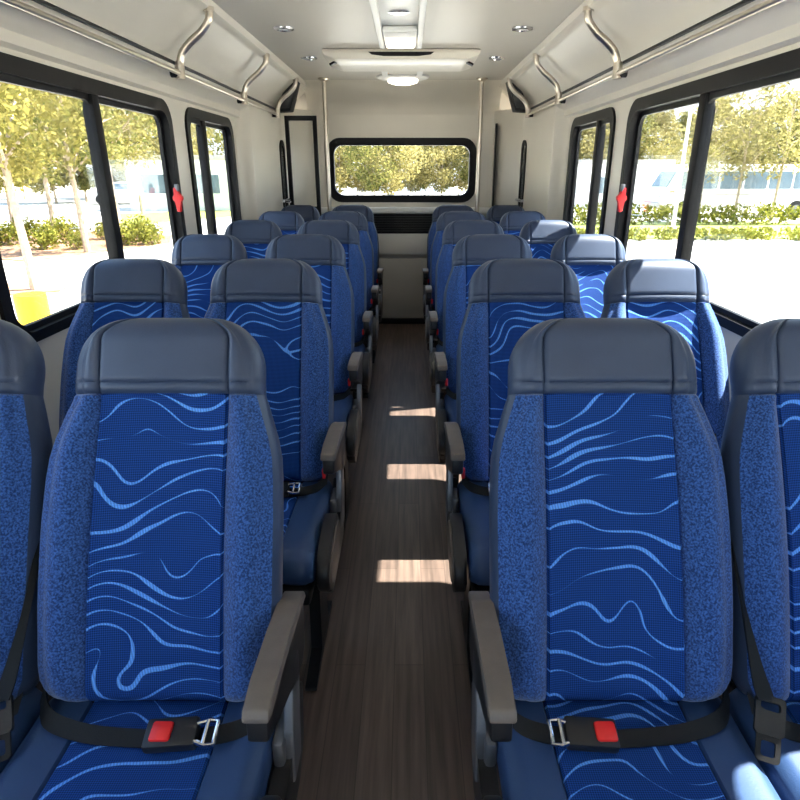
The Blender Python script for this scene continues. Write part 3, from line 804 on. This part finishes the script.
def make_shrub(rad, n, sz, seed):
    rng = random.Random(seed); t = empty('shrub'); bm = bmesh.new()
    for k in range(5): leaves(bm, Vector((rng.uniform(-.4, .4)*rad, rng.uniform(-.4, .4)*rad, rad*rng.uniform(.4, .8))), rad*.62, n, sz, rng, .85, .2)
    obj('foliage', bm, M['leafS'], t, smooth=False)
    bm = bmesh.new()
    for k in range(6):
        a = k*1.05; tube(bm, [(0.03*math.cos(a), .03*math.sin(a), 0), (rad*.3*math.cos(a), rad*.3*math.sin(a), rad*.7)], [.02, .008], 5)
    obj('stems', bm, M['bark'], t); return t
protoS = [make_shrub(.75, 150, .07, 11), make_shrub(.6, 120, .06, 12)]; usedS = set()
def shrub(k, x, y, sc, label, group):
    o = protoS[k] if k not in usedS else copy_tree(protoS[k]); usedS.add(k)
    o.location = (x, y, GZ); o.rotation_euler = (0, 0, R.uniform(0, 6)); o.scale = (sc, sc, sc); tag(o, label, 'shrub', group)
bed = [gat(-60, 256), gat(30, 262), gat(105, 252), gat(170, 243), gat(172, 236), gat(100, 232), gat(20, 232), gat(-60, 234)]
flat('mulch_bed', bed, GZ+.03, M['mulch'], 'brown mulch bed under the shrubs outside the left window', 'planting bed')
flat('mulch_strip', [gat(-60, 300), gat(60, 292), gat(70, 287), gat(20, 284), gat(-60, 288)], GZ+.03, M['mulch'], 'narrow brown mulch strip around the nearest left tree', 'planting bed')
flat('lawn_patch', [gat(120, 226), gat(240, 216), gat(250, 209), gat(120, 214)], GZ+.02, M['grass'], 'green lawn strip beside the road outside the rear left window', 'lawn')
for px, py, k, sc in ((8, 246, 0, 1.0), (45, 250, 0, .95), (66, 244, 0, 1.1), (79, 250, 1, .9), (28, 240, 1, 1.3), (124, 246, 0, 1.0), (139, 242, 0, 1.1), (155, 245, 0, .95), (55, 238, 1, 1.2), (105, 240, 1, 1.1), (-26, 248, 0, 1.0)):
    p = gat(px, py); shrub(k, p.x, p.y, sc*.8, 'rounded yellow-green shrub in the mulch bed outside the left window', 'shrubs in the left bed')
t = thing('bollard', 'thick yellow bollard outside the lower left window corner', 'bollard', (at(33, 310, 5.2).x, at(33, 310, 5.2).y, GZ))
obj('post', lathe([(.13, 0), (.13, 1.18), (.125, 1.195), (.11, 1.2), (.001, 1.203)], 28), M['yellow'], t)
obj('footing', lathe([(.24, 0), (.24, .04), (.17, .06)], 28), M['conc'], t)

# right side: hedges, lawn, parked minibus, lamp posts
def hedge(x0, x1, y, w, h, sz, lm, name, label, dens):
    rng = random.Random(int(y)); bm = bmesh.new(); t = thing(name, label, 'hedge', ((x0+x1)/2, y, GZ))
    n = int((x1-x0)*dens); L_ = x1-x0
    for k in range(int(L_/.7)):
        leaves(bm, Vector((-L_/2+k*.7+rng.uniform(-.15, .15), rng.uniform(-.1, .1), h*.52)), w*rng.uniform(.8, 1.1), int(dens*.7), sz, rng, h*.55/w, .3)
    obj('foliage', bm, lm, t, smooth=False)
    bm = bmesh.new()
    for k in range(int(L_/.7)): tube(bm, [(-L_/2+k*.7, 0, 0), (-L_/2+k*.7+.08, 0, h*.6)], [.02, .01], 5)
    o = obj('stems', bm, M['bark'], t); o['kind'] = 'stuff'
hedge(5.0, 20, 20.6, .5, .42, .075, M['leafS'], 'hedge', 'low yellow-green hedge nearest the bus beside the white pavement', 260)
hedge(7.0, 27, 26.6, .6, .85, .09, M['leafS'], 'hedge', 'taller clipped hedge in front of the white minibus', 300)
flat('lawn_strip', [(5, 20.9), (24, 20.9), (30, 28), (6.6, 28)], GZ+.02, M['grass'], 'pale lawn strip between the two hedges outside the right windows', 'lawn')

# white minibus: local x along its length, nose at -x
t = thing('minibus', 'white minibus with tinted side windows parked beyond the right hedges', 'bus', (16.6, 32.2, GZ))
prof = [(-4.0, .45), (-4.15, .75), (-4.1, 1.15), (-3.85, 1.35), (-3.45, 2.15), (-3.2, 2.36), (-2.6, 2.44), (4.0, 2.44), (4.2, 2.3), (4.25, .45)]
obj('body', prism(prof, -1.1, 1.1, 'y', .05), M['white'], t)
for i, (a, b) in enumerate(((-3.30, -2.5), (-2.4, -1.45), (-1.35, -.25), (-.15, .95), (1.05, 2.15), (2.25, 3.05), (3.15, 4.0))):
    w_ = obj('side_window', prism(rrect(a, b, 1.32, 2.12, .08), -1.115, -1.095, 'y'), M['dwin'], t)
Mw = prism([(-3.865, 1.42), (-3.49, 2.12), (-3.46, 2.10), (-3.83, 1.40)], -.95, .95, 'y'); Mw.transform(Matrix.Translation((-.02, 0, 0)))
obj('windscreen', Mw, M['dwin'], t)
obj('belt_stripe', bx((-3.9, -1.108, 1.02), (4.2, -1.098, 1.10)), M['panel_grey'], t)
for x in (-2.9, 2.6):
    for y in (-1.0, 1.0):
        wl = obj('wheel', lathe([(.2, -.11), (.38, -.10), (.40, -.05), (.40, .05), (.38, .10), (.2, .11)], 24, Matrix.Rotation(PI/2, 4, 'X')), M['tyre'], t); wl.location = (x, y*1.02, .40)
        hb = obj('hub', lathe([(.19, -.115), (.19, .115)], 20, Matrix.Rotation(PI/2, 4, 'X')), M['greym'], wl)
for y in (-.8, .8):
    obj('headlamp', bx((-4.17, y-.16, .82), (-4.08, y+.16, 1.0), .03), M['chrome'], t)
obj('side_marker', bx((-3.75, -1.125, 1.15), (-3.5, -1.095, 1.24), .01), M['orange'], t)
obj('bumper', bx((-4.25, -1.08, .40), (-3.95, 1.08, .68), .05), M['panel_grey'], t)

def light_pole(px, py, h, label, m, head):
    p = gat(px, py); t = thing('light_pole', label, 'lamp post', (p.x, p.y, GZ))
    obj('pole', tb([(0, 0, 0), (0, 0, h)], [.075, .05], 10), m, t)
    obj('base', lathe([(.16, 0), (.16, .18), (.09, .24)]), M['conc'], t)
    if head:
        obj('lamp_head', bx((-.62, -.14, h-.02), (.1, .14, h+.07), .03), M['blackm'], t)
light_pole(672, 233, 4.7, 'thin white post in the lawn outside the right front window', M['white'], False)
p = gat(793, 208); light_pole(793, 208, 8.0, 'dark tall parking lot lamp post at the right edge beyond the minibus', M['blackm'], True)
light_pole(447, 186.5, 7.0, 'white post seen through the right part of the rear window', M['white'], False)

def car(px, py, rz, m, label, cat='car'):
    p = gat(px, py); t = thing('car', label, cat, (p.x, p.y, GZ), rz)
    obj('body', prism([(-2.1, .3), (-2.2, .6), (-2.05, .85), (-1.1, .95), (1.5, .95), (2.1, .9), (2.2, .55), (2.1, .3)], -.88, .88, 'y', .05), m, t)
    obj('cabin', prism([(-1.15, .93), (-.5, 1.42), (.8, 1.45), (1.55, .93)], -.78, .78, 'y', .05), m, t)
    for s in (-1, 1): obj('side_window', prism([(-.95, .98), (-.42, 1.35), (.74, 1.37), (1.3, .98)], s*.785-.01, s*.785+.01, 'y'), M['dwin'], t)
    for x in (-1.35, 1.35):
        for y in (-.85, .85):
            w_ = obj('wheel', lathe([(.18, -.1), (.31, -.1), (.33, 0), (.31, .1), (.18, .1)], 20, Matrix.Rotation(PI/2, 4, 'X')), M['tyre'], t); w_.location = (x, y, .33)
car(126, 204, .2, M['white'], 'small white car parked far off beyond the left trees')
car(199, 201, .1, M['bluepaint'], 'blue car seen through the second left window')
def shed(px, D, w, dpt, h, label, rz=0):
    q = at(px, 190, D); t = thing('building', label, 'building', (q.x, q.y, GZ), rz)
    obj('walls', bx((-w/2, 0, 0), (w/2, dpt, h)), M['white'], t)
    obj('roof', bx((-w/2-.3, -.3, h), (w/2+.3, dpt+.3, h+.25), .03), M['panel_grey'], t)
    for k in range(int(w//3)):
        x = -w/2+1.5+k*3; f = obj('window', bx((x-.7, -.03, h*.35), (x+.7, .02, h*.72)), M['dwin'], t)
shed(400, 66, 11, 5, 2.3, 'low white building among the trees behind the rear window')
shed(190, 34, 7, 4, 2.7, 'white building seen through the second left window')
shed(598, 36, 8, 5, 2.5, 'white low building beyond the hedge seen through the second right window')

# ------------------------------------------------------------------ light
wd = bpy.data.worlds.new('sky'); scene.world = wd; wd.use_nodes = True
nt = wd.node_tree; bg = nt.nodes['Background']
tc = nt.nodes.new('ShaderNodeTexCoord'); sp = nt.nodes.new('ShaderNodeSeparateXYZ'); nt.links.new(tc.outputs['Generated'], sp.inputs[0])
cr = nt.nodes.new('ShaderNodeValToRGB'); e = cr.color_ramp.elements
e[0].position = 0; e[0].color = (.80, .88, .98, 1); e[1].position = .75; e[1].color = (.30, .50, .86, 1)
k = e.new(.18); k.color = (.62, .77, .96, 1)
nt.links.new(sp.outputs['Z'], cr.inputs['Fac']); nt.links.new(cr.outputs['Color'], bg.inputs['Color']); bg.inputs['Strength'].default_value = 1.0
ELEV = math.radians(52.5); AZ = math.radians(-13)
su = bpy.data.lights.new('sun', 'SUN'); su.energy = 11.0; su.angle = math.radians(.6); su.color = (1, .95, .87)
so = bpy.data.objects.new('sun', su); C.objects.link(so)
dirv = Vector((-math.cos(ELEV)*math.cos(AZ), math.cos(ELEV)*math.sin(AZ), -math.sin(ELEV)))
so.rotation_euler = dirv.to_track_quat('-Z', 'Y').to_euler(); so.location = (8, 0, 12)

# ------------------------------------------------------------------ camera
cam = bpy.data.cameras.new('camera'); co = bpy.data.objects.new('camera', cam); C.objects.link(co)
cam.sensor_width = 36; cam.sensor_fit = 'HORIZONTAL'; cam.lens = 36*600/800; cam.clip_start = .02; cam.clip_end = 500
cam.shift_x = -8/800
co.location = (CX, 0, H); co.rotation_euler = (PI/2-TH, 0, 0)
scene.camera = co
vs = scene.view_settings; scene.display_settings.display_device = 'sRGB'
vs.view_transform = 'Standard'; vs.look = 'None'; vs.gamma = 1; vs.exposure = 2.0; vs.use_curve_mapping = False
scene.cycles.max_bounces = 10; scene.cycles.diffuse_bounces = 6; scene.cycles.transparent_max_bounces = 16
scene.cycles.sample_clamp_indirect = 6
